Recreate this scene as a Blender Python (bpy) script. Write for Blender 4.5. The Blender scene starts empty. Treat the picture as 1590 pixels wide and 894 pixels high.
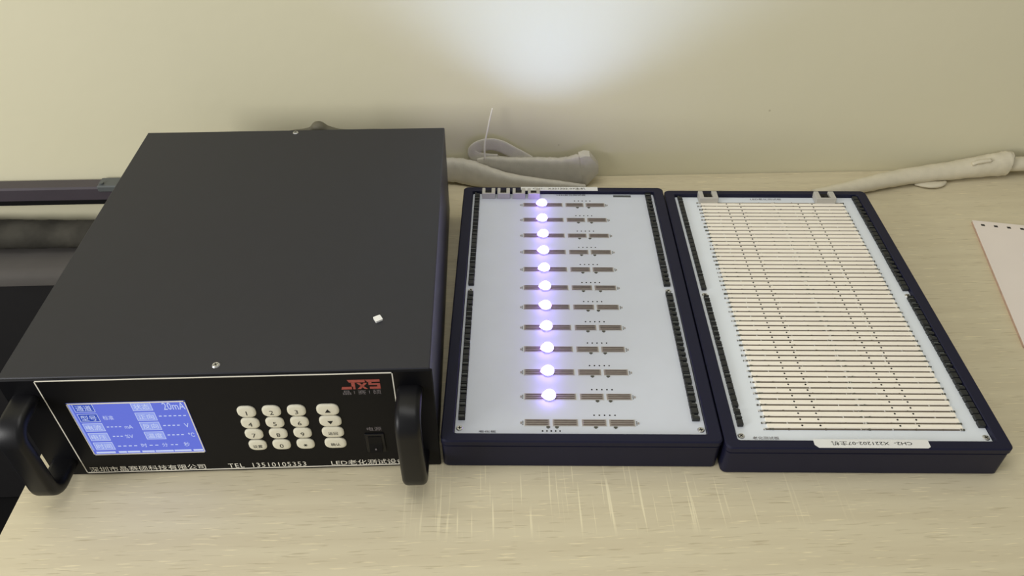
import bpy, math, random
from mathutils import Vector, Matrix
random.seed(7)
PI = math.pi
SC = bpy.context.scene
COL = SC.collection

# ------------------------------------------------------------------ camera
CAM_POS = (0.5068, -0.5579, 0.7585)
YAW, PITCH, ROLL, FPX = 0.0327, 0.7187, -0.0008, 1221.3
def cam_matrix():
    sy, cy, sp, cp = math.sin(YAW), math.cos(YAW), math.sin(PITCH), math.cos(PITCH)
    fwd = Vector((sy * cp, cy * cp, -sp)); right = Vector((cy, -sy, 0)); up = right.cross(fwd)
    cr, sr = math.cos(ROLL), math.sin(ROLL)
    r2 = cr * right + sr * up; u2 = -sr * right + cr * up
    m = Matrix((r2, u2, -fwd)).transposed().to_4x4()
    m.translation = Vector(CAM_POS)
    return m
cd = bpy.data.cameras.new('camera'); cam = bpy.data.objects.new('camera', cd); COL.objects.link(cam)
cam.matrix_world = cam_matrix()
cd.sensor_fit = 'HORIZONTAL'; cd.sensor_width = 36.0; cd.lens = FPX / 1590 * 36.0
cd.clip_start = 0.01; cd.clip_end = 50
SC.camera = cam

# ------------------------------------------------------------------ light
def lin(c):
    c = c / 255.0
    return c / 12.92 if c <= 0.04045 else ((c + 0.055) / 1.055) ** 2.4
def L3(rgb): return (lin(rgb[0]), lin(rgb[1]), lin(rgb[2]), 1.0)

wd = bpy.data.worlds.new('room_light'); SC.world = wd; wd.use_nodes = True
bg = wd.node_tree.nodes['Background']; bg.inputs[0].default_value = (1.0, 0.99, 0.96, 1); bg.inputs[1].default_value = 0.36

def area(name, loc, target, size, sy, power, col):
    ld = bpy.data.lights.new(name, 'AREA'); ld.shape = 'RECTANGLE'; ld.size = size; ld.size_y = sy
    ld.energy = power; ld.color = col
    o = bpy.data.objects.new(name, ld); COL.objects.link(o); o.location = loc
    o.rotation_euler = (Vector(target) - Vector(loc)).to_track_quat('-Z', 'Y').to_euler()
    return o
area('window_daylight', (-1.9, -1.3, 0.95), (0.5, 0.4, 0.1), 1.1, 1.1, 52, (1.0, 0.99, 0.97))
area('ceiling_lamp', (0.25, 0.0, 1.75), (0.5, 0.3, 0), 1.3, 0.6, 10.5, (1.0, 0.98, 0.93))
LED_POWER = 2.4
SC.view_settings.view_transform = 'Standard'; SC.view_settings.look = 'None'
SC.view_settings.exposure = 0.0; SC.view_settings.gamma = 1.0
SC.view_settings.use_curve_mapping = False

# ------------------------------------------------------------------ materials
def new_mat(name):
    m = bpy.data.materials.new(name); m.use_nodes = True
    nt = m.node_tree; b = nt.nodes['Principled BSDF']
    return m, nt, b
def nd(nt, t, **kw):
    n = nt.nodes.new(t)
    for k, v in kw.items():
        setattr(n, k, v)
    return n
def pm(name, rgb, rough=0.5, spec=0.5, metal=0.0, var=0.06, vscale=60, bump=0.0, bscale=300, emit=None, estr=0.0, scale3=None, coat=0.0):
    """a procedural surface: noise-varied colour and fine relief"""
    m, nt, b = new_mat(name)
    tc = nd(nt, 'ShaderNodeTexCoord'); src = tc.outputs['Object']
    if scale3:
        mp = nd(nt, 'ShaderNodeMapping'); mp.inputs['Scale'].default_value = scale3
        nt.links.new(src, mp.inputs['Vector']); src = mp.outputs['Vector']
    n = nd(nt, 'ShaderNodeTexNoise'); n.inputs['Scale'].default_value = vscale; n.inputs['Detail'].default_value = 3
    nt.links.new(src, n.inputs['Vector'])
    mx = nd(nt, 'ShaderNodeMix', data_type='RGBA')
    c = L3(rgb)
    mx.inputs[6].default_value = tuple(max(0, v * (1 - var * 2)) for v in c[:3]) + (1,)
    mx.inputs[7].default_value = tuple(min(1, v * (1 + var * 2)) for v in c[:3]) + (1,)
    nt.links.new(n.outputs['Fac'], mx.inputs[0]); nt.links.new(mx.outputs[2], b.inputs['Base Color'])
    b.inputs['Roughness'].default_value = rough; b.inputs['Metallic'].default_value = metal
    b.inputs['Specular IOR Level'].default_value = spec
    b.inputs['Coat Weight'].default_value = coat
    if bump:
        n2 = nd(nt, 'ShaderNodeTexNoise'); n2.inputs['Scale'].default_value = bscale; n2.inputs['Detail'].default_value = 2
        nt.links.new(src, n2.inputs['Vector'])
        bp = nd(nt, 'ShaderNodeBump'); bp.inputs['Strength'].default_value = bump; bp.inputs['Distance'].default_value = 0.001
        nt.links.new(n2.outputs['Fac'], bp.inputs['Height']); nt.links.new(bp.outputs['Normal'], b.inputs['Normal'])
    if emit:
        b.inputs['Emission Color'].default_value = L3(emit); b.inputs['Emission Strength'].default_value = estr
    return m

def band(nt, src, a, b, invert=False):
    n = nd(nt, 'ShaderNodeMapRange', interpolation_type='SMOOTHSTEP')
    n.inputs[1].default_value = a; n.inputs[2].default_value = b
    n.inputs[3].default_value = 1.0 if invert else 0.0; n.inputs[4].default_value = 0.0 if invert else 1.0
    nt.links.new(src, n.inputs[0]); return n.outputs[0]
def mul(nt, a, b):
    n = nd(nt, 'ShaderNodeMath', operation='MULTIPLY')
    for i, v in enumerate((a, b)):
        if isinstance(v, (int, float)): n.inputs[i].default_value = v
        else: nt.links.new(v, n.inputs[i])
    return n.outputs[0]
def mixc(nt, fac, a, b):
    n = nd(nt, 'ShaderNodeMix', data_type='RGBA')
    for i, v in ((0, fac), (6, a), (7, b)):
        if isinstance(v, (int, float, tuple)): n.inputs[i].default_value = v
        else: nt.links.new(v, n.inputs[i])
    return n.outputs[2]

def desk_material(off):
    m, nt, b = new_mat('pale_oak_laminate')
    tc = nd(nt, 'ShaderNodeTexCoord'); ad = nd(nt, 'ShaderNodeVectorMath', operation='ADD'); ad.inputs[1].default_value = off
    nt.links.new(tc.outputs['Object'], ad.inputs[0]); P = ad.outputs[0]
    sep = nd(nt, 'ShaderNodeSeparateXYZ'); nt.links.new(P, sep.inputs[0])
    def noise(sc, detail=2, loc=(0, 0, 0)):
        mp = nd(nt, 'ShaderNodeMapping'); mp.inputs['Scale'].default_value = sc; mp.inputs['Location'].default_value = loc
        nt.links.new(P, mp.inputs['Vector'])
        n = nd(nt, 'ShaderNodeTexNoise'); n.inputs['Scale'].default_value = 1.0; n.inputs['Detail'].default_value = detail
        nt.links.new(mp.outputs['Vector'], n.inputs['Vector']); return n.outputs['Fac']
    grain = noise((2.5, 55, 1), 4)
    col = mixc(nt, band(nt, grain, 0.3, 0.7), L3((205, 194, 164)), L3((212, 202, 172)))
    dark = band(nt, noise((26, 470, 1), 2, (3, 1, 0)), 0.60, 0.70)
    col = mixc(nt, mul(nt, dark, 0.36), col, L3((150, 134, 100)))
    light = band(nt, noise((28, 480, 1), 2, (9, 5, 0)), 0.62, 0.70)
    col = mixc(nt, mul(nt, light, 0.55), col, L3((240, 228, 190)))
    # long pale streaks running front to back, masked to the front middle of the top
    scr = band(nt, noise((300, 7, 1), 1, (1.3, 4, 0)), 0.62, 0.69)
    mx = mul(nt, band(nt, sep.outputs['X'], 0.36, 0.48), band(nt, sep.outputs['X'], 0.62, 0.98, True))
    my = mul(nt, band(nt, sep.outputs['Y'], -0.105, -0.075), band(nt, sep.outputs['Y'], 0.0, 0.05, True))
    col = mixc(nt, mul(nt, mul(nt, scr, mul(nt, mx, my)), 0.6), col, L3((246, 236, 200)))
    nt.links.new(col, b.inputs['Base Color'])
    b.inputs['Roughness'].default_value = 0.48; b.inputs['Specular IOR Level'].default_value = 0.35
    bp = nd(nt, 'ShaderNodeBump'); bp.inputs['Strength'].default_value = 0.15; bp.inputs['Distance'].default_value = 0.0005
    nt.links.new(dark, bp.inputs['Height']); nt.links.new(bp.outputs['Normal'], b.inputs['Normal'])
    return m

def wall_material():
    m, nt, b = new_mat('cream_wall_paint')
    tc = nd(nt, 'ShaderNodeTexCoord'); P = tc.outputs['Object']
    n = nd(nt, 'ShaderNodeTexNoise'); n.inputs['Scale'].default_value = 3.0; n.inputs['Detail'].default_value = 3
    nt.links.new(P, n.inputs['Vector'])
    col = mixc(nt, n.outputs['Fac'], L3((213, 208, 178)), L3((220, 214, 185)))
    v = nd(nt, 'ShaderNodeTexVoronoi'); v.inputs['Scale'].default_value = 11.0
    nt.links.new(P, v.inputs['Vector'])
    speck = band(nt, v.outputs['Distance'], 0.012, 0.03, True)
    col = mixc(nt, mul(nt, speck, 0.5), col, L3((160, 150, 118)))
    nt.links.new(col, b.inputs['Base Color'])
    b.inputs['Roughness'].default_value = 0.75; b.inputs['Specular IOR Level'].default_value = 0.25
    n2 = nd(nt, 'ShaderNodeTexNoise'); n2.inputs['Scale'].default_value = 40.0; n2.inputs['Detail'].default_value = 4
    nt.links.new(P, n2.inputs['Vector'])
    bp = nd(nt, 'ShaderNodeBump'); bp.inputs['Strength'].default_value = 0.12; bp.inputs['Distance'].default_value = 0.003
    nt.links.new(n2.outputs['Fac'], bp.inputs['Height']); nt.links.new(bp.outputs['Normal'], b.inputs['Normal'])
    return m

M = {}
M['powder'] = pm('black_powder_coat', (28, 29, 38), 0.42, 0.45, var=0.05, bump=0.12, bscale=1500)
M['panel'] = pm('black_panel_film', (11, 11, 14), 0.45, 0.15, var=0.05)
M['grip'] = pm('black_moulded_plastic', (13, 13, 16), 0.4, 0.3, bump=0.05, bscale=900)
M['line'] = pm('cream_print', (232, 228, 215), 0.6, 0.3, var=0.02)
M['red'] = pm('faded_red_print', (160, 78, 68), 0.6, 0.3, var=0.12, vscale=300)
M['greyprint'] = pm('grey_print', (112, 106, 108), 0.6, 0.3)
M['key'] = pm('cream_key_film', (222, 218, 198), 0.4, 0.4, var=0.03)
M['ink'] = pm('dark_ink', (34, 34, 32), 0.6, 0.2)
M['steel'] = pm('zinc_screw', (200, 200, 198), 0.3, 0.5, metal=0.9, var=0.05)
M['slot'] = pm('dark_screw_slot', (20, 20, 20), 0.7, 0.2)
M['case'] = pm('led_tinted_case_plastic', (23, 24, 46), 0.45, 0.25, var=0.05, bump=0.08, bscale=1200)  # navy veil of the LED light is mixed into the black base colour
M['board'] = pm('white_circuit_board', (224, 230, 236), 0.42, 0.4, var=0.02, vscale=25)
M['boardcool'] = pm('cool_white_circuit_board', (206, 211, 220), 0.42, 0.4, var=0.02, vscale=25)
M['socket'] = pm('black_socket_plastic', (36, 38, 38), 0.45, 0.4)
M['socketslot'] = pm('grey_socket_slot', (84, 88, 88), 0.4, 0.5)
M['plate'] = pm('taupe_contact_plate', (146, 138, 130), 0.45, 0.5, metal=0.0, var=0.14, vscale=220, scale3=(0.4, 2, 1))
M['ridge'] = pm('brown_contact_ridge', (104, 92, 84), 0.4, 0.5, var=0.25, vscale=160)
M['silver'] = pm('tinned_edge', (206, 204, 200), 0.4, 0.5, var=0.05)
M['strip'] = pm('cream_strip_body', (250, 242, 226), 0.5, 0.35, var=0.03, vscale=40)
M['rail'] = pm('brown_strip_rail', (104, 93, 80), 0.5, 0.4, var=0.15, vscale=140)
M['pad'] = pm('olive_solder_pad', (88, 88, 78), 0.4, 0.5, var=0.3, vscale=800)
M['hole'] = pm('dark_pin_hole', (28, 27, 26), 0.8, 0.1)
M['clip'] = pm('ivory_connector', (186, 183, 174), 0.45, 0.4, var=0.04)
M['clipdark'] = pm('connector_cavity', (40, 38, 36), 0.7, 0.2)
M['label'] = pm('white_label_paper', (226, 226, 222), 0.6, 0.3, var=0.02)
M['fabric'] = pm('white_woven_sleeve', (198, 193, 178), 0.8, 0.2, var=0.06, vscale=70, bump=0.5, bscale=900)
M['cable'] = pm('cream_woven_cable', (212, 204, 180), 0.75, 0.2, var=0.06, vscale=60, bump=0.4, bscale=800)
M['cablegrey'] = pm('olive_grey_cable', (96, 92, 76), 0.6, 0.3)
M['paper'] = pm('pinkish_paper', (234, 224, 214), 0.7, 0.2, var=0.02, vscale=12)
M['paperedge'] = pm('worn_paper_edge', (196, 168, 150), 0.8, 0.2, var=0.15, vscale=90)
M['pencil'] = pm('pale_pencil', (240, 236, 232), 0.8, 0.1)
M['railmetal'] = pm('dark_rail_paint', (66, 60, 66), 0.4, 0.5, var=0.06, vscale=20)
M['black'] = pm('flat_black', (6, 6, 6), 0.8, 0.2)
M['mottled'] = pm('mottled_dark_cloth', (58, 56, 50), 0.85, 0.2, var=0.4, vscale=22, bump=0.5, bscale=160)
M['seat'] = pm('dark_grey_vinyl', (82, 79, 76), 0.8, 0.2, var=0.08, vscale=15)
M['benchfront'] = pm('black_bench_panel', (26, 25, 26), 0.6, 0.3)
M['floor'] = pm('dark_floor', (9, 9, 10), 0.7, 0.2, var=0.2, vscale=8)
M['chip'] = pm('white_ceramic_chip', (236, 236, 232), 0.35, 0.5, var=0.02)
M['lcd'] = pm('blue_lcd_backlight', (20, 24, 60), 0.3, 0.4, var=0.05, vscale=20, emit=(88, 104, 206), estr=1.0)
M['lcdink'] = pm('pale_lcd_ink', (30, 34, 60), 0.4, 0.3, emit=(202, 214, 246), estr=0.9)
M['lcdbox'] = pm('mid_lcd_ink', (30, 34, 60), 0.4, 0.3, emit=(138, 154, 226), estr=1.0)
M['lcdsel'] = pm('deep_lcd_ink', (20, 24, 60), 0.4, 0.3, emit=(48, 76, 176), estr=1.0)
M['glow'] = pm('lit_led_lens', (255, 255, 255), 0.3, 0.3, emit=(160, 130, 255), estr=17.0)
M['wall'] = wall_material()

# ------------------------------------------------------------------ mesh helpers
class MB:
    def __init__(self):
        self.v = []; self.f = []; self.mi = []
    def add(self, vs, fs, mi=0, mat=None):
        o = len(self.v)
        for p in vs:
            p = Vector(p)
            self.v.append(tuple(mat @ p) if mat else tuple(p))
        for f in fs:
            self.f.append(tuple(i + o for i in f)); self.mi.append(mi)
        return self
    def box(self, x0, x1, y0, y1, z0, z1, mi=0, mat=None):
        vs = [(x, y, z) for z in (z0, z1) for y in (y0, y1) for x in (x0, x1)]
        fs = [(0, 2, 3, 1), (4, 5, 7, 6), (0, 1, 5, 4), (2, 6, 7, 3), (0, 4, 6, 2), (1, 3, 7, 5)]
        return self.add(vs, fs, mi, mat)
    def cbox(self, x0, x1, y0, y1, z0, z1, c, mi=0, mat=None):
        """box with every edge chamfered by c"""
        vs = []; idx = {}
        X = (x0, x1); Y = (y0, y1); Z = (z0, z1)
        for i in (0, 1):
            for j in (0, 1):
                for k in (0, 1):
                    sx, sy, sz = (1 if i == 0 else -1), (1 if j == 0 else -1), (1 if k == 0 else -1)
                    for a, d in enumerate(((0, c, c), (c, 0, c), (c, c, 0))):
                        idx[(i, j, k, a)] = len(vs)
                        vs.append((X[i] + sx * d[0], Y[j] + sy * d[1], Z[k] + sz * d[2]))
        g = lambda i, j, k, a: idx[(i, j, k, a)]
        fs = []
        for s in (0, 1):
            fs.append([g(s, 0, 0, 0), g(s, 1, 0, 0), g(s, 1, 1, 0), g(s, 0, 1, 0)])
            fs.append([g(0, s, 0, 1), g(1, s, 0, 1), g(1, s, 1, 1), g(0, s, 1, 1)])
            fs.append([g(0, 0, s, 2), g(1, 0, s, 2), g(1, 1, s, 2), g(0, 1, s, 2)])
        for a in (0, 1):
            for b in (0, 1):
                fs.append([g(a, b, 0, 0), g(a, b, 1, 0), g(a, b, 1, 1), g(a, b, 0, 1)])
                fs.append([g(a, 0, b, 0), g(a, 1, b, 0), g(a, 1, b, 2), g(a, 0, b, 2)])
                fs.append([g(0, a, b, 1), g(1, a, b, 1), g(1, a, b, 2), g(0, a, b, 2)])
        for i in (0, 1):
            for j in (0, 1):
                for k in (0, 1):
                    fs.append([g(i, j, k, 0), g(i, j, k, 1), g(i, j, k, 2)])
        ctr = Vector(((x0 + x1) / 2, (y0 + y1) / 2, (z0 + z1) / 2)); out = []
        for f in fs:
            p = [Vector(vs[q]) for q in f]
            n = (p[1] - p[0]).cross(p[2] - p[0]); m = sum(p, Vector()) / len(p) - ctr
            out.append(tuple(f if n.dot(m) > 0 else f[::-1]))
        return self.add(vs, out, mi, mat)
    def loft(self, loops, mi=0, cap0=True, cap1=True, mat=None, closed=True):
        n = len(loops[0]); vs = [p for l in loops for p in l]; fs = []
        for r in range(len(loops) - 1):
            for i in range(n if closed else n - 1):
                j = (i + 1) % n
                fs.append((r * n + i, r * n + j, (r + 1) * n + j, (r + 1) * n + i))
        if cap0: fs.append(tuple(range(n))[::-1])
        if cap1: fs.append(tuple((len(loops) - 1) * n + i for i in range(n)))
        return self.add(vs, fs, mi, mat)
    def cyl(self, x, y, z0, z1, r, n=12, mi=0, r1=None, mat=None):
        r1 = r if r1 is None else r1
        l = [[(x + q * math.cos(2 * PI * i / n), y + q * math.sin(2 * PI * i / n), z) for i in range(n)] for q, z in ((r, z0), (r1, z1))]
        return self.loft(l, mi, mat=mat)
    def disc(self, x, y, z, r, n=8, mi=0):
        return self.add([(x + r * math.cos(2 * PI * i / n), y + r * math.sin(2 * PI * i / n), z) for i in range(n)], [tuple(range(n))], mi)
    def mesh(self, name, mats, smooth=False, auto=None):
        me = bpy.data.meshes.new(name); me.from_pydata(self.v, [], self.f)
        for m in (mats if isinstance(mats, (list, tuple)) else [mats]): me.materials.append(m)
        me.polygons.foreach_set('material_index', self.mi)
        if smooth: me.polygons.foreach_set('use_smooth', [True] * len(self.f))
        me.update()
        if auto and hasattr(me, 'set_sharp_from_angle'): me.set_sharp_from_angle(angle=math.radians(auto))
        return me
    def build(self, name, mats, parent=None, loc=(0, 0, 0), rot=(0, 0, 0), smooth=False, auto=None):
        return place(name, self.mesh(name, mats, smooth, auto), parent, loc, rot)

def place(name, me, parent=None, loc=(0, 0, 0), rot=(0, 0, 0)):
    o = bpy.data.objects.new(name, me); COL.objects.link(o)
    o.location = loc; o.rotation_euler = rot
    if parent: o.parent = parent
    return o
def thing(name, label, cat, loc, rz=0, group=None):
    o = bpy.data.objects.new(name, None); COL.objects.link(o); o.empty_display_size = 0.02
    o.location = loc; o.rotation_euler = (0, 0, rz); o['label'] = label; o['category'] = cat
    if group: o['group'] = group
    return o
def tag(o, label, cat, group=None):
    o['label'] = label; o['category'] = cat
    if group: o['group'] = group
    return o
def rrect(x0, x1, y0, y1, r, z, seg=5):
    pts = []
    for cx, cy, a0 in ((x1 - r, y0 + r, -PI / 2), (x1 - r, y1 - r, 0), (x0 + r, y1 - r, PI / 2), (x0 + r, y0 + r, PI)):
        for i in range(seg + 1):
            a = a0 + PI / 2 * i / seg
            pts.append((cx + r * math.cos(a), cy + r * math.sin(a), z))
    return pts
def crom(pts, n):
    """Catmull-Rom through control tuples of any width"""
    out = []
    P = [pts[0]] + list(pts) + [pts[-1]]
    for i in range(1, len(P) - 2):
        for k in range(n):
            t = k / n
            out.append(tuple(0.5 * (2 * b + (c - a) * t + (2 * a - 5 * b + 4 * c - d) * t * t + (3 * b - a - 3 * c + d) * t ** 3)
                             for a, b, c, d in zip(P[i - 1], P[i], P[i + 1], P[i + 2])))
    out.append(tuple(pts[-1])); return out
def tube(mb, ctrl, n=8, seg=14, mi=0, wob=0.0, up=(0, 0, 1), power=2.0):
    """ctrl: (x, y, z, half width across, half height); a soft flattened tube"""
    S = crom(ctrl, n); loops = []
    up = Vector(up)
    for i, s in enumerate(S):
        a = Vector(S[max(0, i - 1)][:3]); b = Vector(S[min(len(S) - 1, i + 1)][:3])
        t = (b - a).normalized(); side = t.cross(up)
        if side.length < 1e-4: side = Vector((0, 1, 0))
        side.normalize(); nn = side.cross(t).normalized(); l = []
        for k in range(seg):
            th = 2 * PI * k / seg; c, q = math.cos(th), math.sin(th)
            c = math.copysign(abs(c) ** (2 / power), c); q = math.copysign(abs(q) ** (2 / power), q)
            w = 1 + wob * math.sin(i * 1.7 + k * 2.1) * math.sin(i * 0.63 + k)
            l.append(tuple(Vector(s[:3]) + side * s[3] * c * w + nn * s[4] * q * w))
        loops.append(l)
    mb.loft(loops, mi)
    return mb
def text_geo(body, w, h, spacing=1.0):
    """outline of a text as verts and faces, fitted into w by h, centred, in the xy plane"""
    cu = bpy.data.curves.new('lettering', 'FONT'); cu.body = body; cu.size = 1; cu.resolution_u = 2; cu.space_character = spacing
    ob = bpy.data.objects.new('lettering', cu); COL.objects.link(ob)
    bpy.context.view_layer.update()
    me = bpy.data.meshes.new_from_object(ob.evaluated_get(bpy.context.evaluated_depsgraph_get()))
    vs = [v.co.copy() for v in me.vertices]; fs = [tuple(p.vertices) for p in me.polygons]
    bpy.data.objects.remove(ob); bpy.data.curves.remove(cu); bpy.data.meshes.remove(me)
    x0 = min(v.x for v in vs); x1 = max(v.x for v in vs); y0 = min(v.y for v in vs); y1 = max(v.y for v in vs)
    sx = w / (x1 - x0) if w else h / (y1 - y0); sy = h / (y1 - y0) if h else sx
    return [((v.x - (x0 + x1) / 2) * sx, (v.y - (y0 + y1) / 2) * sy, 0) for v in vs], fs
def put_text(mb, body, w, h, mat, mi=0, spacing=1.0):
    vs, fs = text_geo(body, w, h, spacing); mb.add(vs, fs, mi, mat)
FRONT = Matrix.Rotation(PI / 2, 4, 'X')                      # text standing up, facing -y
def front_at(x, y, z): return Matrix.Translation((x, y, z)) @ FRONT
def flat_at(x, y, z, rz=0): return Matrix.Translation((x, y, z)) @ Matrix.Rotation(rz, 4, 'Z')

# ------------------------------------------------------------------ setting
WY = 0.6022
def structure(o): o['kind'] = 'structure'; return o
w = MB(); w.box(-2.2, 3.4, WY, WY + 0.12, -0.75, 2.2); structure(w.build('wall_back', M['wall']))
f = MB(); f.box(-2.2, 3.4, -1.6, WY, -0.8, -0.75); structure(f.build('floor', M['floor']))

# ------------------------------------------------------------------ desk
DX0, DX1, DY0 = -0.0306, 1.86, -0.36
DR = (0.915, 0.12, -0.75)
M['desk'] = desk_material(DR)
desk = thing('desk', 'pale oak laminate desk with dashed grain standing against the cream wall', 'desk', DR)
off = Vector(DR)
def rel(mb):
    mb.v = [tuple(Vector(p) - off) for p in mb.v]; return mb
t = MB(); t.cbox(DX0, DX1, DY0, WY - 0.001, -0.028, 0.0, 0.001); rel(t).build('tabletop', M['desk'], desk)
for x in (DX0 + 0.004, DX1 - 0.03):
    t = MB(); t.cbox(x, x + 0.025, DY0 + 0.03, WY - 0.02, -0.75, -0.028, 0.001); rel(t).build('side_panel', M['desk'], desk)
t = MB(); t.cbox(DX0 + 0.03, DX1 - 0.03, WY - 0.10, WY - 0.08, -0.45, -0.028, 0.001); rel(t).build('modesty_panel', M['desk'], desk)

# ------------------------------------------------------------------ control unit
BW, BD, BH = 0.44, 0.4912, 0.163
unit = thing('control_unit', 'black metal bench control unit with blue screen, keypad and two front handles', 'test unit', (BW / 2, BD / 2, 0))
uo = Vector((BW / 2, BD / 2, 0))
def urel(mb):
    mb.v = [tuple(Vector(p) - uo) for p in mb.v]; return mb
t = MB(); t.cbox(0.0015, BW - 0.0015, 0.002, BD - 0.002, 0.004, BH - 0.0028, 0.0012); urel(t).build('chassis', M['powder'], unit)
# folded sheet cover: top plus two sides
t = MB()
t.cbox(0, BW, 0.0, BD, BH - 0.0026, BH, 0.0011)
t.cbox(0, 0.0013, 0.0, BD, 0.012, BH - 0.0026, 0.0003); t.cbox(BW - 0.0013, BW, 0.0, BD, 0.012, BH - 0.0026, 0.0003)
urel(t).build('top_cover', M['powder'], unit)
for x in (0.03, 0.41):
    for y in (0.04, 0.45):
        t = MB(); t.cyl(x, y, 0, 0.004, 0.01, 14); urel(t).build('foot', M['grip'], unit)
def screw_mesh(r=0.0042, h=0.0012):
    s = MB(); s.cyl(0, 0, 0, h, r, 14, 0, r * 0.75)
    s.box(-r * .55, r * .55, -r * .12, r * .12, h, h + 0.0001, 1); s.box(-r * .12, r * .12, -r * .55, r * .55, h, h + 0.0001, 1)
    return s.mesh('screw', [M['steel'], M['slot']])
SCREW_BIG = screw_mesh(0.0042); SCREW = screw_mesh(0.0042, 0.001)
for x, y, a in ((0.2189, 0.0118, 0.5), (0.2195, 0.4834, 0.9)):
    place('screw', SCREW_BIG, unit, Vector((x, y, BH)) - uo, (0, 0, a))
PY = -0.002                                                   # front face of the panel
fp = MB(); fp.cbox(-0.0015, 0.4425, PY, 0.0018, 0.001, BH - 0.001, 0.0012)
panel = urel(fp).build('front_panel', M['panel'], unit)
t = MB(); y0, y1 = PY - 0.0003, PY
bx0, bx1, bz0, bz1, lw = 0.0372, 0.4017, 0.0045, 0.1607, 0.0011
t.box(bx0, bx1, y0, y1, bz1 - lw * 1.3, bz1); t.box(bx0, bx1, y0, y1, bz0, bz0 + lw * 1.3)
t.box(bx0, bx0 + lw, y0, y1, bz0, bz1); t.box(bx1 - lw, bx1, y0, y1, bz0, bz1)
urel(t).build('border_line', M['line'], panel)
TY = PY - 0.0003
for nm, body, wd, hh, x, sp in (('maker_name', '深圳市晶赛硕科技有限公司', 0.131, 0.0092, 0.1078, 1.0), ('phone_number', 'TEL  13510105353', 0.0885, 0.0078, 0.2437, 1.15), ('product_title', 'LED老化测试设备', 0.086, 0.0094, 0.3597, 1.0)):
    t = MB(); put_text(t, body, wd, hh, front_at(x, TY, 0.0110), spacing=sp); urel(t).build(nm, M['line'], panel)
t = MB(); put_text(t, '电源', 0.0160, 0.0066, front_at(0.3727, TY, 0.0703)); urel(t).build('switch_lettering', M['greyprint'], panel)
# maker's mark: slanted block letters J X S in faded red, small grey characters beneath
t = MB()
def poly(pts, mi=0):
    t.add([(x, TY, z) for x, z in pts], [tuple(range(len(pts)))], mi)
lx, lz, lwid, lh = 0.3462, 0.1362, 0.0415, 0.0150
def P2(u, v): return (lx + u * lwid, lz + v * lh)
def quad(*uv): poly([P2(*q) for q in uv])
quad((0.22, 0.70), (0.62, 0.70), (0.62, 0.97), (0.18, 0.97)); quad((0.27, 0.0), (0.36, 0.0), (0.36, 0.72), (0.27, 0.72)); quad((0.0, 0.0), (0.3, 0.0), (0.3, 0.27), (0.03, 0.27))
quad((0.40, 0.0), (0.485, 0.0), (0.675, 0.64), (0.59, 0.64))
quad((0.59, 0.0), (0.675, 0.0), (0.575, 0.30), (0.53, 0.22)); quad((0.40, 0.64), (0.485, 0.64), (0.545, 0.43), (0.50, 0.33))
quad((0.68, 0.72), (0.99, 0.72), (0.99, 0.97), (0.62, 0.97)); quad((0.70, 0.40), (0.99, 0.40), (0.99, 0.58), (0.70, 0.58)); quad((0.72, 0.0), (0.99, 0.0), (0.99, 0.24), (0.72, 0.24)); quad((0.91, 0.24), (0.99, 0.24), (0.99, 0.40), (0.91, 0.40)); quad((0.70, 0.58), (0.78, 0.58), (0.78, 0.74), (0.70, 0.74))
urel(t).build('emblem', M['red'], panel)
t = MB()
for i, ch in enumerate('晶赛硕'):
    put_text(t, ch, 0.0085, 0.0068, front_at(0.3512 + i * 0.0158, TY, 0.1312))
for i in range(2): t.box(0.3587 + i * 0.0158, 0.3593 + i * 0.0158, TY, TY + 0.0002, 0.129, 0.1335)
urel(t).build('emblem_lettering', M['greyprint'], panel)
# screen
sx0, sx1, sz0, sz1 = 0.0569, 0.1803, 0.0375, 0.1252
scr = MB(); scr.box(sx0, sx1, PY - 0.0004, PY, sz0, sz1)
screen = urel(scr).build('screen', M['lcd'], unit)
t = MB(); e = 0.0011
for a in ((sx0, sx1, sz0, sz0 + 0.0016), (sx0, sx1, sz1 - 0.0016, sz1), (sx0, sx0 + e, sz0, sz1), (sx1 - e, sx1, sz0, sz1)):
    t.box(a[0], a[1], PY - 0.0008, PY - 0.0004, a[2], a[3])
urel(t).build('screen_border', M['line'], screen)
SW, SH = sx1 - sx0, sz1 - sz0
def su(u): return sx0 + u * SW
def sv(v): return sz1 - v * SH
t = MB(); yb, yt = PY - 0.0006, PY - 0.0010
rows = (0.085, 0.27, 0.45, 0.635, 0.82)
def lcd_box(u, v, label, fill, wd=0.17, hh=0.075):
    t.box(su(u), su(u + wd), yb, PY - 0.0004, sv(v + hh), sv(v - hh), fill)
    l = 0.0005
    t.box(su(u), su(u + wd), yb - 0.0001, yb, sv(v + hh), sv(v + hh) + l, 0); t.box(su(u), su(u) + l, yb - 0.0001, yb, sv(v + hh), sv(v - hh), 0)
    t.box(su(u), su(u + wd), yb - 0.0001, yb, sv(v - hh) - l, sv(v - hh), 0); t.box(su(u + wd) - l, su(u + wd), yb - 0.0001, yb, sv(v + hh), sv(v - hh), 0)
    put_text(t, label, wd * SW * 0.78, 0.0085, front_at(su(u + wd / 2), yt, sv(v)), 0)
for v, s, fl in zip(rows, ('通道', '型号', '电流', '电压', '时间'), (2, 2, 1, 1, 1)): lcd_box(0.045, v, s, fl)
for v, s in zip(rows, ('状态', '正向', '反向', '温度')): lcd_box(0.535, v, s, 1)
def dashes(u0, u1, v, n):
    st = (u1 - u0) / n
    for i in range(n): t.box(su(u0 + i * st), su(u0 + i * st + st * 0.55), yb, PY - 0.0004, sv(v) - 0.0006, sv(v) + 0.0006, 0)
def ltext(s, u0, u1, v, h): put_text(t, s, (u1 - u0) * SW, h, front_at(su((u0 + u1) / 2), yt, sv(v)), 0)
ltext('20mA', 0.80, 0.985, 0.085, 0.0115); ltext('标准', 0.25, 0.34, 0.27, 0.007)
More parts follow.
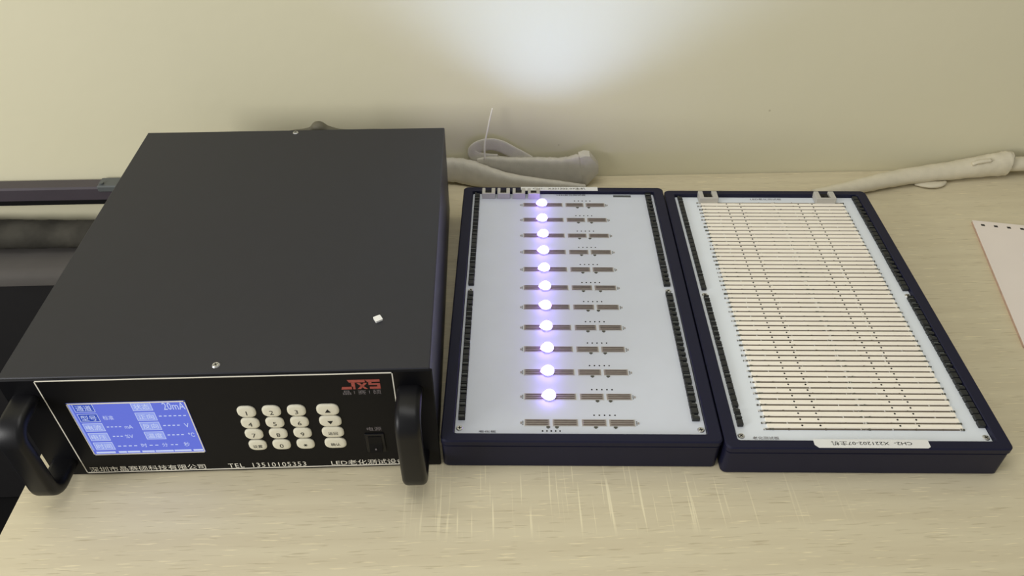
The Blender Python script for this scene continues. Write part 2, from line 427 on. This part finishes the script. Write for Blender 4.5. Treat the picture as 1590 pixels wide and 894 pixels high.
dashes(0.73, 0.98, 0.27, 6); dashes(0.24, 0.38, 0.45, 4); ltext('mA', 0.395, 0.465, 0.45, 0.006); dashes(0.73, 0.89, 0.45, 4); ltext('V', 0.915, 0.955, 0.45, 0.007)
dashes(0.25, 0.35, 0.635, 3); ltext('%V', 0.36, 0.43, 0.635, 0.006); dashes(0.73, 0.89, 0.635, 4); ltext('℃', 0.915, 0.97, 0.635, 0.007)
dashes(0.25, 0.44, 0.83, 4); ltext('时', 0.46, 0.51, 0.82, 0.0065); dashes(0.53, 0.63, 0.83, 2); ltext('分', 0.645, 0.695, 0.82, 0.0065); dashes(0.72, 0.80, 0.83, 2); ltext('秒', 0.84, 0.89, 0.82, 0.0075)
for u0, u1 in ((0.03, 0.20), (0.23, 0.30), (0.31, 0.42), (0.44, 0.55), (0.56, 0.72), (0.73, 0.88), (0.90, 0.985)):
    t.box(su(u0), su(u1), yb, PY - 0.0004, sv(0.965), sv(0.935), 0)
t.box(su(0.012), su(0.026), yb, PY - 0.0004, sv(0.9), sv(0.02), 1)
urel(t).build('screen_characters', [M['lcdink'], M['lcdbox'], M['lcdsel']], screen)
# keys
def key_mesh(wd, hh):
    k = MB(); loops = []
    for g, d in ((0, 0), (0.0, 0.0012), (0.0012, 0.0020), (0.0028, 0.0023)):
        loops.append([(x, -d, z) for x, z, _ in rrect(-wd / 2 + g, wd / 2 - g, -hh / 2 + g, hh / 2 - g, min(hh * 0.40, 0.0068) - g * 0.6, 0, 4)])
    k.loft(loops)
    return k.mesh('key', M['key'], True, 50)
KN, KW = key_mesh(0.0196, 0.0174), key_mesh(0.0238, 0.0174)
cols = (0.2408, 0.2673, 0.2939, 0.3272); krows = (0.1056, 0.0868, 0.0679, 0.0485)
legend = [['1', '2', '3', '▲'], ['4', '5', '6', '▼'], ['7', '8', '9', '返回'], ['设置', '0', '*', '确认']]
for r in range(4):
    for c in range(4):
        k = place('key', KW if c == 3 else KN, unit, Vector((cols[c], PY, krows[r])) - uo)
        s = legend[r][c]; t = MB()
        if s in '▲▼':
            q = 1 if s == '▲' else -1
            t.add([(-0.0032, -0.00245, -0.0024 * q - 0.001), (0.0032, -0.00245, -0.0024 * q - 0.001), (0, -0.00245, 0.003 * q - 0.001)], [(0, 1, 2)])
        elif s == '*':
            for a in range(3):
                t.box(-0.0022, 0.0022, -0.00003, 0.00003, -0.0004, 0.0004, 0, Matrix.Translation((0, -0.00245, -0.001)) @ Matrix.Rotation(a * PI / 3, 4, 'Y'))
        else:
            big = len(s) == 1
            put_text(t, s, None if big else 0.0105, 0.0066 if big else 0.0052, front_at(0, -0.00245, -0.0012))
        t.build('key_legend', M['ink'], k)
# rocker switch
t = MB(); t.cbox(0.3610, 0.3825, PY - 0.0016, PY + 0.0005, 0.0305, 0.0625, 0.0006); sw = urel(t).build('power_switch', M['grip'], unit)
t = MB()
t.loft([[(x, y, z) for y, z in ((PY - 0.001, 0.0345), (PY - 0.0052, 0.0345), (PY - 0.0026, 0.0465), (PY - 0.0022, 0.0585), (PY - 0.001, 0.0585))] for x in (0.3645, 0.3790)])
urel(t).build('rocker', M['panel'], sw)
t = MB(); t.box(0.3713, 0.3721, PY - 0.0050, PY - 0.0040, 0.0385, 0.0405, 0); t.cyl(0, 0, 0, 0.0006, 0.0011, 8, 0, None, Matrix.Translation((0.3717, PY - 0.0046, 0.0395)) @ Matrix.Rotation(PI / 2, 4, 'X'))
urel(t).build('switch_mark', M['greyprint'], sw)
# handles
def handle(xc):
    pts = []; R = 0.019; yo, zt, zb = -0.0455, 0.1325, 0.0245
    pts.append((PY + 0.001, zt))
    for i in range(7):
        a = PI / 2 * i / 6; pts.append((yo + R - R * math.sin(a), zt - R + R * math.cos(a)))
    for i in range(7):
        a = PI / 2 * i / 6; pts.append((yo + R - R * math.cos(a), zb + R - R * math.sin(a)))
    pts.append((PY + 0.001, zb))
    h = MB(); loops = []
    for i, (y, z) in enumerate(pts):
        a = Vector((0,) + pts[max(0, i - 1)]); b = Vector((0,) + pts[min(len(pts) - 1, i + 1)])
        tt = (b - a).normalized(); nn = tt.cross(Vector((1, 0, 0))).normalized()
        prof = rrect(-0.0134, 0.0134, -0.0075, 0.0075, 0.006, 0, 4)
        loops.append([tuple(Vector((xc, y, z)) + Vector((1, 0, 0)) * p[0] + nn * p[1]) for p in prof])
    h.loft(loops)
    urel(h).build('handle', M['grip'], unit, smooth=True, auto=40)
handle(0.4172); handle(0.0190)

# tiny chip lying on the cover
t = MB()
t.loft([rrect(-0.0042, 0.0042, -0.0042, 0.0042, 0.0008, z, 2) for z in (0, 0.0022)]); t.disc(0, 0, 0.0023, 0.0024, 14)
tag(t.build('white_chip', M['chip'], None, (0.3801, 0.0749, BH), (0, 0, 0.5)), 'tiny white square chip lying on the black cover of the control unit', 'chip')

# ------------------------------------------------------------------ test cases
CD, CH, ZB = 0.509, 0.047, 0.041
def case(loc, rz, label, CW, bm):
    r = thing('test_case', label, 'test case', loc, rz, 'open black test cases side by side')
    ix0, ix1, iy0, iy1 = 0.0148, CW - 0.0155, 0.0122, CD - 0.0112
    m = MB(); rr = 0.007
    def out(d, z, rad=rr): return rrect(d, CW - d, d, CD - d, rad, z, 5)
    loops = [out(0.002, 0.0), out(0.0008, 0.0015), out(0.0008, 0.0365), out(0.0020, 0.0372), out(0.0020, 0.0386), out(0.0, 0.0394), out(0.0, CH - 0.0015), out(0.0015, CH),
             rrect(ix0 - 0.001, ix1 + 0.001, iy0 - 0.001, iy1 + 0.001, 0.004, CH, 5), rrect(ix0, ix1, iy0, iy1, 0.003, CH - 0.001, 5), rrect(ix0, ix1, iy0, iy1, 0.003, ZB - 0.0035, 5)]
    m.loft(loops); m.build('case_frame', M['case'], r, smooth=True, auto=35)
    b = MB(); b.loft([rrect(ix0 + 0.0004, ix1 - 0.0004, iy0 + 0.0004, iy1 - 0.0004, 0.003, z, 5) for z in (ZB - 0.0035, ZB)])
    brd = b.build('circuit_board', M[bm], r)
    return r, brd
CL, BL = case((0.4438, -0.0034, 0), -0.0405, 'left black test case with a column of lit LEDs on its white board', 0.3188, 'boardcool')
CR, BR = case((0.7638, -0.0240, 0), -0.0403, 'right black test case with fifty unlit cream strips on its white board', 0.3205, 'board')

# black sockets down both long sides
def socket_mesh(kind, wd):
    s = MB(); L = 0.0081
    if kind == 0:
        s.cbox(0, wd, 0, L, 0, 0.0048, 0.0005, 0)
    elif kind == 1:
        s.cbox(0, wd, 0, L, 0, 0.0036, 0.0004, 0); s.box(0, wd, 0.0004, 0.0022, 0.0036, 0.0052, 0); s.box(0.001, wd - 0.001, 0.0034, 0.0056, 0.0036, 0.0039, 1); s.box(0, wd, L - 0.0018, L - 0.0002, 0.0036, 0.0050, 0)
    else:
        s.cbox(0, wd, 0, L * 0.55, 0, 0.0050, 0.0004, 0); s.box(0.0006, wd - 0.0006, L * 0.62, L * 0.9, 0, 0.0030, 1); s.box(0, wd * 0.35, L * 0.55, L, 0, 0.0046, 0)
    return s.mesh('socket', [M['socket'], M['socketslot']])
def socket_column(parent, x, wd, weights):
    ms = [socket_mesh(k, wd) for k in range(3)]
    for i in range(49):
        y = 0.0348 + i * 0.00935 + (0.004 if i >= 24 else 0)
        if i == 24: continue
        k = random.choices((0, 1, 2), weights)[0]
        place('socket', ms[k], parent, (x, y, ZB))
socket_column(CL, 0.0183, 0.0078, (3, 4, 3)); socket_column(CL, 0.2896, 0.0088, (3, 2, 5))
socket_column(CR, 0.0200, 0.0066, (5, 4, 1)); socket_column(CR, 0.2966, 0.0078, (5, 3, 2))
for par, lst in ((CL, ((0.0204, 0.0234), (0.2978, 0.0225), (0.0222, 0.2635), (0.2945, 0.2635))), (CR, ((0.0216, 0.0219), (0.2995, 0.0212), (0.0232, 0.2635), (0.3005, 0.2635)))):
    for x, y in lst: place('screw', SCREW, par, (x, y, ZB), (0, 0, random.random()))

# left board: twelve rows of four contact blocks, eleven of them with a lit LED
def block_mesh(wd):
    b = MB(); h = 0.0102
    b.box(0, wd, -h / 2, h / 2, 0, 0.0006, 2)
    b.box(0.0006, wd - 0.0006, -h / 2 + 0.0006, h / 2 - 0.0006, 0.0006, 0.0009, 0)
    for y in (-0.0030, 0.0, 0.0030): b.cbox(0.0022, wd - 0.0022, y - 0.0006, y + 0.0006, 0.0009, 0.0016, 0.0002, 1)
    return b
segs = ((0.0949, 0.0296), (0.1275, 0.0298), (0.1613, 0.0290), (0.1930, 0.0305))
BM = []
for i, (x, wd) in enumerate(segs): BM.append(block_mesh(wd).mesh('contact_block', [M['plate'], M['ridge'], M['silver']]))
def tab_mesh():
    b = MB(); b.box(-0.0022, 0.0022, -0.0016, 0, 0, 0.0008, 0); b.cyl(0, -0.0014, 0, 0.0008, 0.0016, 8, 0); return b.mesh('solder_tab', M['pad'])
TAB = tab_mesh()
def end_pad(flip):
    b = MB(); s = -1 if flip else 1
    for j in range(3): b.box(min(0, s * 0.0012), max(0, s * 0.0012), -0.003 + j * 0.0022, -0.0018 + j * 0.0022, 0, 0.0004, 0)
    b.box(min(s * 0.0018, s * 0.0034), max(s * 0.0018, s * 0.0034), -0.0016, 0.0012, 0, 0.0006, 1); return b.mesh('end_terminal', [M['pad'], M['plate']])
EP0, EP1 = end_pad(True), end_pad(False)
def led_mesh():
    l = MB(); R = 0.0076; loops = []  # lens oversized: the bloom around the lit LED is built into its shape
    l.loft([[(0.0078 * math.cos(2 * PI * i / 8), 0.0066 * math.sin(2 * PI * i / 8), z) for i in range(8)] for z in (-0.0039, 0.0010)], 1)
    for k in range(6):
        a = PI / 2 * k / 6; q = R * math.cos(a); z = 0.0012 + R * 0.9 * math.sin(a)
        lp = []
        for i in range(18):
            th = 2 * PI * i / 18; x, y = q * math.cos(th), q * math.sin(th)
            if x < 0: x *= 1.0 + 0.28 * max(0, 1 - abs(math.sin(th)) * 1.3) * math.cos(a)
            lp.append((x, y, z))
        loops.append(lp)
    l.loft(loops, 0)
    return l.mesh('led_lens', [M['glow'], M['board']], True, 50)
LED = led_mesh()
dots = MB()
for k in range(12):
    y = 0.0317 + k * 0.03957
    for i, (x, wd) in enumerate(segs): place('contact_block', BM[i], CL, (x, y, ZB))
    place('end_terminal', EP0, CL, (0.0938, y, ZB)); place('end_terminal', EP1, CL, (0.2246, y, ZB))
    for x in ((0.1805, 0.1965) if k % 2 else (0.1790, 0.1995)):
        place('solder_tab', TAB, CL, (x + random.uniform(-.002, .002), y - 0.0054, ZB))
    if k in (0,):
        for x in (0.1225, 0.1325): place('solder_tab', TAB, CL, (x, y - 0.0054, ZB))
    for i in range(5): dots.cyl(0.1766 + i * 0.0061, y + 0.0117, ZB, ZB + 0.0003, 0.0010, 8)
    if k:
        d = place('led_lamp', LED, CL, (0.1248 + 0.0003 * math.sin(k * 2.3), y - 0.002, ZB + 0.0040), (0, 0, random.uniform(-.2, .35) - 0.1))
        d['label'] = 'LED lens lit bright white violet'
        ld = bpy.data.lights.new('led_beam', 'SPOT'); ld.energy = LED_POWER; ld.color = (0.38, 0.52, 1.0)
        ld.spot_size = math.radians(124); ld.spot_blend = 0.5; ld.shadow_soft_size = 0.004
        lo = bpy.data.objects.new('led_beam', ld); COL.objects.link(lo); lo.parent = CL
        lo.location = (0.1248, y, ZB + 0.0112); lo.rotation_euler = (PI, 0, 0); lo.rotation_euler = (PI, math.radians(5), 0)
for i in range(5): dots.cyl(0.1159 + i * 0.0050, 0.0199, ZB, ZB + 0.0003, 0.0010, 8)
dots.build('pin_hole_rows', M['hole'], CL)['kind'] = 'stuff'
t = MB()
t.box(0.239, 0.267, 0.4895, 0.4945, ZB, ZB + 0.0003, 1)
put_text(t, '老化板', 0.020, 0.0032, flat_at(0.0525, 0.0185, ZB + 0.0004)); put_text(t, 'LED老化测试板', 0.046, 0.0040, flat_at(0.172, 0.4945, ZB + 0.0004))
t.build('board_print', [M['ink'], M['socketslot']], CL)['kind'] = 'stuff'

# connectors straddling the back rim
def connector(par, x0, x1, y0, y1, z1):
    c = MB(); wd = x1 - x0; zf = ZB
    c.cbox(0, wd, 0, 0.0030, 0, z1 - zf, 0.0005, 0)                    # front wall
    c.cbox(0, wd * 0.24, 0.0030, y1 - y0, 0.001, z1 - zf, 0.0005, 0); c.cbox(wd * 0.72, wd, 0.0030, y1 - y0, 0.001, z1 - zf, 0.0005, 0)
    c.cbox(wd * 0.42, wd * 0.58, 0.0030, (y1 - y0) * 0.55, 0.001, z1 - zf, 0.0004, 1)
    body = c.build('connector', [M['clip'], M['clipdark']], par, (x0, y0, zf))
    k = MB(); k.box(wd * 0.24, wd * 0.72, 0.0030, y1 - y0 - 0.001, 0.0008, (z1 - zf) * 0.62, 0); k.build('connector_cavity', M['clipdark'], body)
for x0, x1 in ((0.0300, 0.0507), (0.0543, 0.0740), (0.0783, 0.0982), (0.1026, 0.1216)): connector(CL, x0, x1, 0.4835, 0.4995, 0.0515)
for x0, x1 in ((0.0520, 0.0812), (0.2350, 0.2660)): connector(CR, x0, x1, 0.4790, 0.4990, 0.0525)

# stickers
def sticker(par, x0, x1, y0, y1, body, rz, tw, th, cut):
    s = MB(); s.loft([[(x0, y0 + cut[0], z), (x0 + cut[0], y0, z), (x1 - cut[1], y0, z), (x1, y0 + cut[1] * 0.6, z), (x1, y1, z), (x0, y1, z)] for z in (CH, CH + 0.0004)])
    st = s.build('label_sticker', M['label'], par); st['label'] = 'white paper sticker with black lettering'
    t = MB(); put_text(t, body, tw, th, flat_at((x0 + x1) / 2, (y0 + y1) / 2, CH + 0.0006, rz)); t.build('sticker_lettering', M['ink'], st)
sticker(CR, 0.0990, 0.2275, 0.0012, 0.0130, 'CH2-  X221202-07主机', PI, 0.090, 0.0056, (0.004, 0.003))
sticker(CL, 0.0915, 0.2145, 0.4985, 0.5088, 'CH1-  X221202-07主机', 0, 0.084, 0.0052, (0.003, 0.0))

# right board: fifty cream strips with brown bars laid in the gaps
Y0R, PR = 0.0314, 0.00899
SX0, SX1 = 0.0484, 0.2795
def strip_mesh():
    s = MB(); h = PR - 0.0024; prof = [(0, 0), (0, 0.0012), (0.0009, 0.0021), (h - 0.0009, 0.0021), (h, 0.0012), (h, 0)]
    s.loft([[(x, y, z) for y, z in prof] for x in (SX0 + 0.006, SX1 - 0.002)])
    m = MB(); m.v = s.v; m.f = s.f; m.mi = s.mi
    return m.mesh('led_strip', M['strip'])
STRIP = strip_mesh()
def hole_row():
    s = MB()
    for x in (0.0943, 0.1152, 0.2069, 0.2285): s.cyl(x, (PR - 0.0024) / 2, 0.0020, 0.0024, 0.00115, 8)
    return s.mesh('pin_holes', M['hole'])
HOLES = hole_row()
def rail_mesh(seed):
    rnd = random.Random(seed); s = MB()
    s.box(SX0 + 0.004, SX1 - 0.003, -0.00055, 0.00055, 0, 0.0012, 0)
    def bits(x0, x1, n, mi=1):
        for _ in range(n):
            x = rnd.uniform(x0, x1); w = rnd.uniform(0.0006, 0.0018); d = rnd.uniform(0.0005, 0.0011)
            s.box(x, x + w, -d, d, 0, rnd.uniform(0.0013, 0.0019), mi if rnd.random() < 0.7 else 2)
    bits(SX0, SX0 + 0.011, 9); bits(SX1 - 0.006, SX1, 6)
    c = 0.162 + rnd.uniform(-0.004, 0.006); bits(c, c + 0.012, 5)
    for x in (0.075, 0.118, 0.142, 0.195, 0.222, 0.252): bits(x + rnd.uniform(-0.003, 0.003), x + 0.004, 1, 0)
    return s.mesh('gap_bar', [M['rail'], M['pad'], M['silver']])
RAILS = [rail_mesh(i) for i in range(10)]
for k in range(51):
    y = Y0R + k * PR
    if k < 50:
        s = place('led_strip', STRIP, CR, (0, y + 0.0012, ZB)); place('pin_holes', HOLES, s)['kind'] = 'stuff'
        place('gap_bar', random.choice(RAILS), s, (0, -0.0012, 0))
    else:
        place('gap_bar', RAILS[0], BR, (0, y, ZB))
t = MB()
put_text(t, '老化测试板', 0.030, 0.0042, flat_at(0.049, 0.0190, ZB + 0.0004)); put_text(t, 'LED老化测试板', 0.049, 0.0048, flat_at(0.1600, 0.4925, ZB + 0.0004))
t.build('board_print', M['greyprint'], CR)['kind'] = 'stuff'

# ------------------------------------------------------------------ white fabric sleeve folded behind the cases
t = MB()
sl = thing('cable_sleeve', 'white woven cable sleeve folded double behind the left test case', 'cable', (0.56, 0.57, 0))
so = Vector((0.56, 0.57, 0))
def srel(mb, o):
    mb.v = [tuple(Vector(p) - o) for p in mb.v]; return mb
tube(t, [(0.425, 0.588, 0.0265, 0.011, 0.021), (0.447, 0.587, 0.0265, 0.011, 0.022), (0.473, 0.580, 0.025, 0.011, 0.023), (0.502, 0.572, 0.0205, 0.010, 0.0195), (0.532, 0.566, 0.0165, 0.009, 0.0155), (0.572, 0.560, 0.0135, 0.008, 0.0125), (0.627, 0.556, 0.0100, 0.006, 0.0093), (0.650, 0.556, 0.0078, 0.005, 0.0073), (0.668, 0.558, 0.0055, 0.004, 0.005)], 8, 20, 0, 0.05, power=3.0)
srel(t, so).build('front_strand', M['fabric'], sl, smooth=True)
t = MB()
tube(t, [(0.485, 0.590, 0.044, 0.004, 0.004), (0.505, 0.589, 0.041, 0.006, 0.0105), (0.535, 0.588, 0.035, 0.007, 0.0145), (0.568, 0.586, 0.029, 0.007, 0.020), (0.600, 0.583, 0.026, 0.0075, 0.0235), (0.630, 0.580, 0.026, 0.0075, 0.0245), (0.657, 0.576, 0.0295, 0.008, 0.029), (0.668, 0.575, 0.0315, 0.007, 0.030)], 8, 20, 0, 0.04, power=4.0)
srel(t, so).build('rear_strand', M['fabric'], sl, smooth=True)
t = MB()                                                       # the flattened fold at the right end, a creased pentagon
for ys in (1,):
    out = [(0.6555, 0.0600), (0.664, 0.0635), (0.6735, 0.0625), (0.6905, 0.0400), (0.6915, 0.0240), (0.672, 0.0015), (0.664, 0.0010), (0.6605, 0.0270)]
    cx, cz = 0.675, 0.034
    def sc(k, y): return [(cx + (x - cx) * k, y + (0.004 if x > 0.68 else 0), cz + (z - cz) * k) for x, z in out]
    t.loft([sc(0.90, 0.5855), sc(1.0, 0.583), sc(1.0, 0.5700), sc(0.93, 0.5672), sc(0.55, 0.5645)])
srel(t, so).build('folded_end', M['fabric'], sl, smooth=True, auto=38)
t = MB()
tube(t, [(0.575, 0.590, 0.040, 0.010, 0.0018), (0.560, 0.590, 0.049, 0.011, 0.0018), (0.543, 0.590, 0.0595, 0.011, 0.0018), (0.524, 0.590, 0.0705, 0.0115, 0.0018), (0.506, 0.590, 0.074, 0.0115, 0.0018), (0.490, 0.590, 0.070, 0.0115, 0.002), (0.4815, 0.590, 0.062, 0.0115, 0.002), (0.483, 0.590, 0.053, 0.0115, 0.002), (0.494, 0.590, 0.047, 0.011, 0.002), (0.520, 0.590, 0.0445, 0.010, 0.002)], 8, 12, 0, 0.02, up=(0, 1, 0.01), power=3.0)
srel(t, so).build('loop_end', M['fabric'], sl, smooth=True)
t = MB()
tube(t, [(0.4985, 0.577, 0.052, 0.0015, 0.0015), (0.499, 0.577, 0.082, 0.0015, 0.0015), (0.504, 0.580, 0.105, 0.0014, 0.0014), (0.5085, 0.584, 0.125, 0.0013, 0.0013), (0.513, 0.585, 0.143, 0.0010, 0.0010)], 5, 8, up=(0, 1, 0))
o = srel(t, so).build('loose_thread', M['line'], sl, smooth=True); o['label'] = 'thin stiff white thread sticking up'

# cream cable running off to the right
cb = thing('power_cable', 'cream woven cable running along the wall behind the right test case', 'cable', (1.25, 0.55, 0)); co = Vector((1.25, 0.55, 0))
t = MB()
tube(t, [(1.045, 0.512, 0.012, 0.011, 0.010), (1.10, 0.527, 0.012, 0.012, 0.0115), (1.16, 0.545, 0.013, 0.014, 0.0125), (1.22, 0.560, 0.014, 0.0155, 0.0135), (1.30, 0.572, 0.016, 0.017, 0.0155), (1.36, 0.578, 0.0205, 0.018, 0.0195), (1.395, 0.580, 0.0235, 0.0185, 0.0225), (1.402, 0.580, 0.0235, 0.017, 0.021)], 8, 16, 0, 0.05)
srel(t, co).build('sleeve', M['cable'], cb, smooth=True)
t = MB(); tube(t, [(1.39, 0.580, 0.022, 0.013, 0.0125), (1.46, 0.583, 0.0205, 0.013, 0.0125), (1.60, 0.586, 0.0165, 0.013, 0.0125), (1.74, 0.586, 0.0135, 0.013, 0.0125)], 6, 14)
srel(t, co).build('cord', M['cable'], cb, smooth=True)
t = MB(); tube(t, [(1.330, 0.566, 0.033, 0.004, 0.0025), (1.345, 0.567, 0.037, 0.0045, 0.003), (1.362, 0.568, 0.0385, 0.004, 0.0025)], 4, 8, 0, 0.2); srel(t, co).build('frayed_end', M['cable'], cb, smooth=True)
t = MB(); tube(t, [(1.235, 0.552, 0.0035, 0.003, 0.002), (1.255, 0.548, 0.0045, 0.009, 0.0035), (1.275, 0.549, 0.0045, 0.008, 0.0035), (1.29, 0.556, 0.004, 0.003, 0.002)], 5, 10, 0, 0.1); srel(t, co).build('sleeve_flap', M['cable'], cb, smooth=True)

# dark cable behind the control unit
t = MB()
tube(t, [(0.150, 0.508, 0.139, 0.004, 0.004), (0.19, 0.510, 0.147, 0.004, 0.004), (0.222, 0.510, 0.151, 0.005, 0.005), (0.236, 0.510, 0.157, 0.009, 0.009), (0.250, 0.510, 0.152, 0.007, 0.006), (0.275, 0.510, 0.149, 0.003, 0.003), (0.33, 0.510, 0.149, 0.0025, 0.0025), (0.37, 0.508, 0.144, 0.002, 0.002)], 8, 10)
t.v = [tuple(Vector(p) - Vector((0.238, 0.51, 0.14))) for p in t.v]
tag(t.build('rear_cable', M['cablegrey'], None, (0.25, 0.51, 0.14), smooth=True), 'olive grey cable with a knot peeping over the back of the control unit', 'cable')

# ------------------------------------------------------------------ notepad at the right edge
n0 = Vector((1.2824, 0.4431, 0)); n1 = Vector((1.2184, 0.1629, 0)); n2 = Vector((1.3593, 0.4266, 0))
dx = (n2 - n0).normalized(); dyv = (n1 - n0).normalized()
pad = thing('notepad', 'pinkish white notepad with a punched top edge lying right of the cases', 'notepad', n0)
def pp(u, v, z): return tuple(dx * u + dyv * v + Vector((0, 0, z)))
t = MB(); PWD, PLN = 0.20, 0.2875
t.loft([[pp(0, 0, z), pp(0, PLN, z), pp(PWD, PLN, z), pp(PWD, 0, z)] for z in (0, 0.0045)]); t.build('page_block', M['paperedge'], pad)
t = MB(); t.loft([[pp(-0.0004, -0.0004, z), pp(-0.0004, PLN, z), pp(PWD, PLN, z), pp(PWD, -0.0004, z)] for z in (0.0045, 0.0052)]); sheet = t.build('top_sheet', M['paper'], pad)
t = MB()
for i in range(9):
    t.loft([[pp(0.0105 + i * 0.0195 + a, 0.0085 + b, z) for a, b in ((0, 0), (0, 0.0045), (0.0055, 0.0045), (0.0055, 0))] for z in (0.0052, 0.0054)])
t.build('punched_holes', M['ink'], sheet)
t = MB()
for a, b, c, d in ((0.052, 0.088, 0.060, 0.068), (0.060, 0.068, 0.068, 0.088), (0.050, 0.092, 0.066, 0.094), (0.056, 0.078, 0.068, 0.080), (0.058, 0.1, 0.066, 0.104)):
    u = Vector((c - a, d - b)).normalized(); q = Vector((-u.y, u.x)) * 0.0004
    t.add([pp(a + q.x, b + q.y, 0.0054), pp(c + q.x, d + q.y, 0.0054), pp(c - q.x, d - q.y, 0.0054), pp(a - q.x, b - q.y, 0.0054)], [(0, 1, 2, 3)])
t.build('pencil_scribble', M['pencil'], sheet)

# ------------------------------------------------------------------ left of the desk
rl = thing('wall_rail', 'dark painted metal rail fixed along the wall left of the desk', 'rail', (-0.6, 0.58, -0.02)); ro = Vector((-0.6, 0.58, -0.02))
t = MB(); t.cbox(-1.4, -0.034, 0.572, 0.600, -0.0125, 0.0145, 0.003); srel(t, ro).build('rail_bar', M['railmetal'], rl)
t = MB(); t.cbox(-1.4, -0.034, 0.576, 0.600, -0.022, -0.0125, 0.0005); srel(t, ro).build('rail_shadow', M['black'], rl)  # black strip standing in for the shaded gap under the rail
t = MB(); t.cbox(-0.155, -0.115, 0.570, 0.598, 0.006, 0.018, 0.002); t.cyl(-0.148, 0.578, 0.017, 0.021, 0.004, 10); srel(t, ro).build('rail_bracket', M['socketslot'], rl)

t = MB()
tube(t, [(-1.3, 0.562, -0.0695, 0.026, 0.0255), (-0.9, 0.561, -0.0690, 0.026, 0.026), (-0.45, 0.561, -0.0690, 0.027, 0.026), (-0.30, 0.560, -0.0705, 0.026, 0.0245), (-0.2, 0.559, -0.0715, 0.025, 0.0235), (-0.06, 0.559, -0.072, 0.025, 0.023)], 10, 18, 0, 0.05)
t.v = [tuple(Vector(p) - Vector((-0.6, 0.55, -0.0968))) for p in t.v]
tag(t.build('cloth_roll', M['mottled'], None, (-0.6, 0.55, -0.0968), smooth=True), 'dark mottled cloth roll lying on the grey bench below the rail', 'cloth')
be = thing('bench', 'low dark grey vinyl bench against the wall left of the desk', 'bench', (-0.7, 0.52, -0.75)); bo = Vector((-0.7, 0.52, -0.75))
t = MB()
prof = [(0.598, -0.125), (0.598, -0.098), (0.57, -0.0968), (0.53, -0.0968), (0.502, -0.098), (0.490, -0.103), (0.485, -0.111), (0.485, -0.125)]
t.loft([[(x, y, z) for y, z in prof] for x in (-1.38, -0.045)]); srel(t, bo).build('seat', M['seat'], be, smooth=True, auto=50)
t = MB(); t.cbox(-1.37, -0.05, 0.490, 0.502, -0.745, -0.123, 0.002); srel(t, bo).build('front_panel', M['benchfront'], be)
for x in (-1.3, -0.12):
    for y in (0.525, 0.57):
        t = MB(); t.cbox(x - 0.018, x + 0.018, y - 0.018, y + 0.018, -0.75, -0.125, 0.002); srel(t, bo).build('leg', M['black'], be)
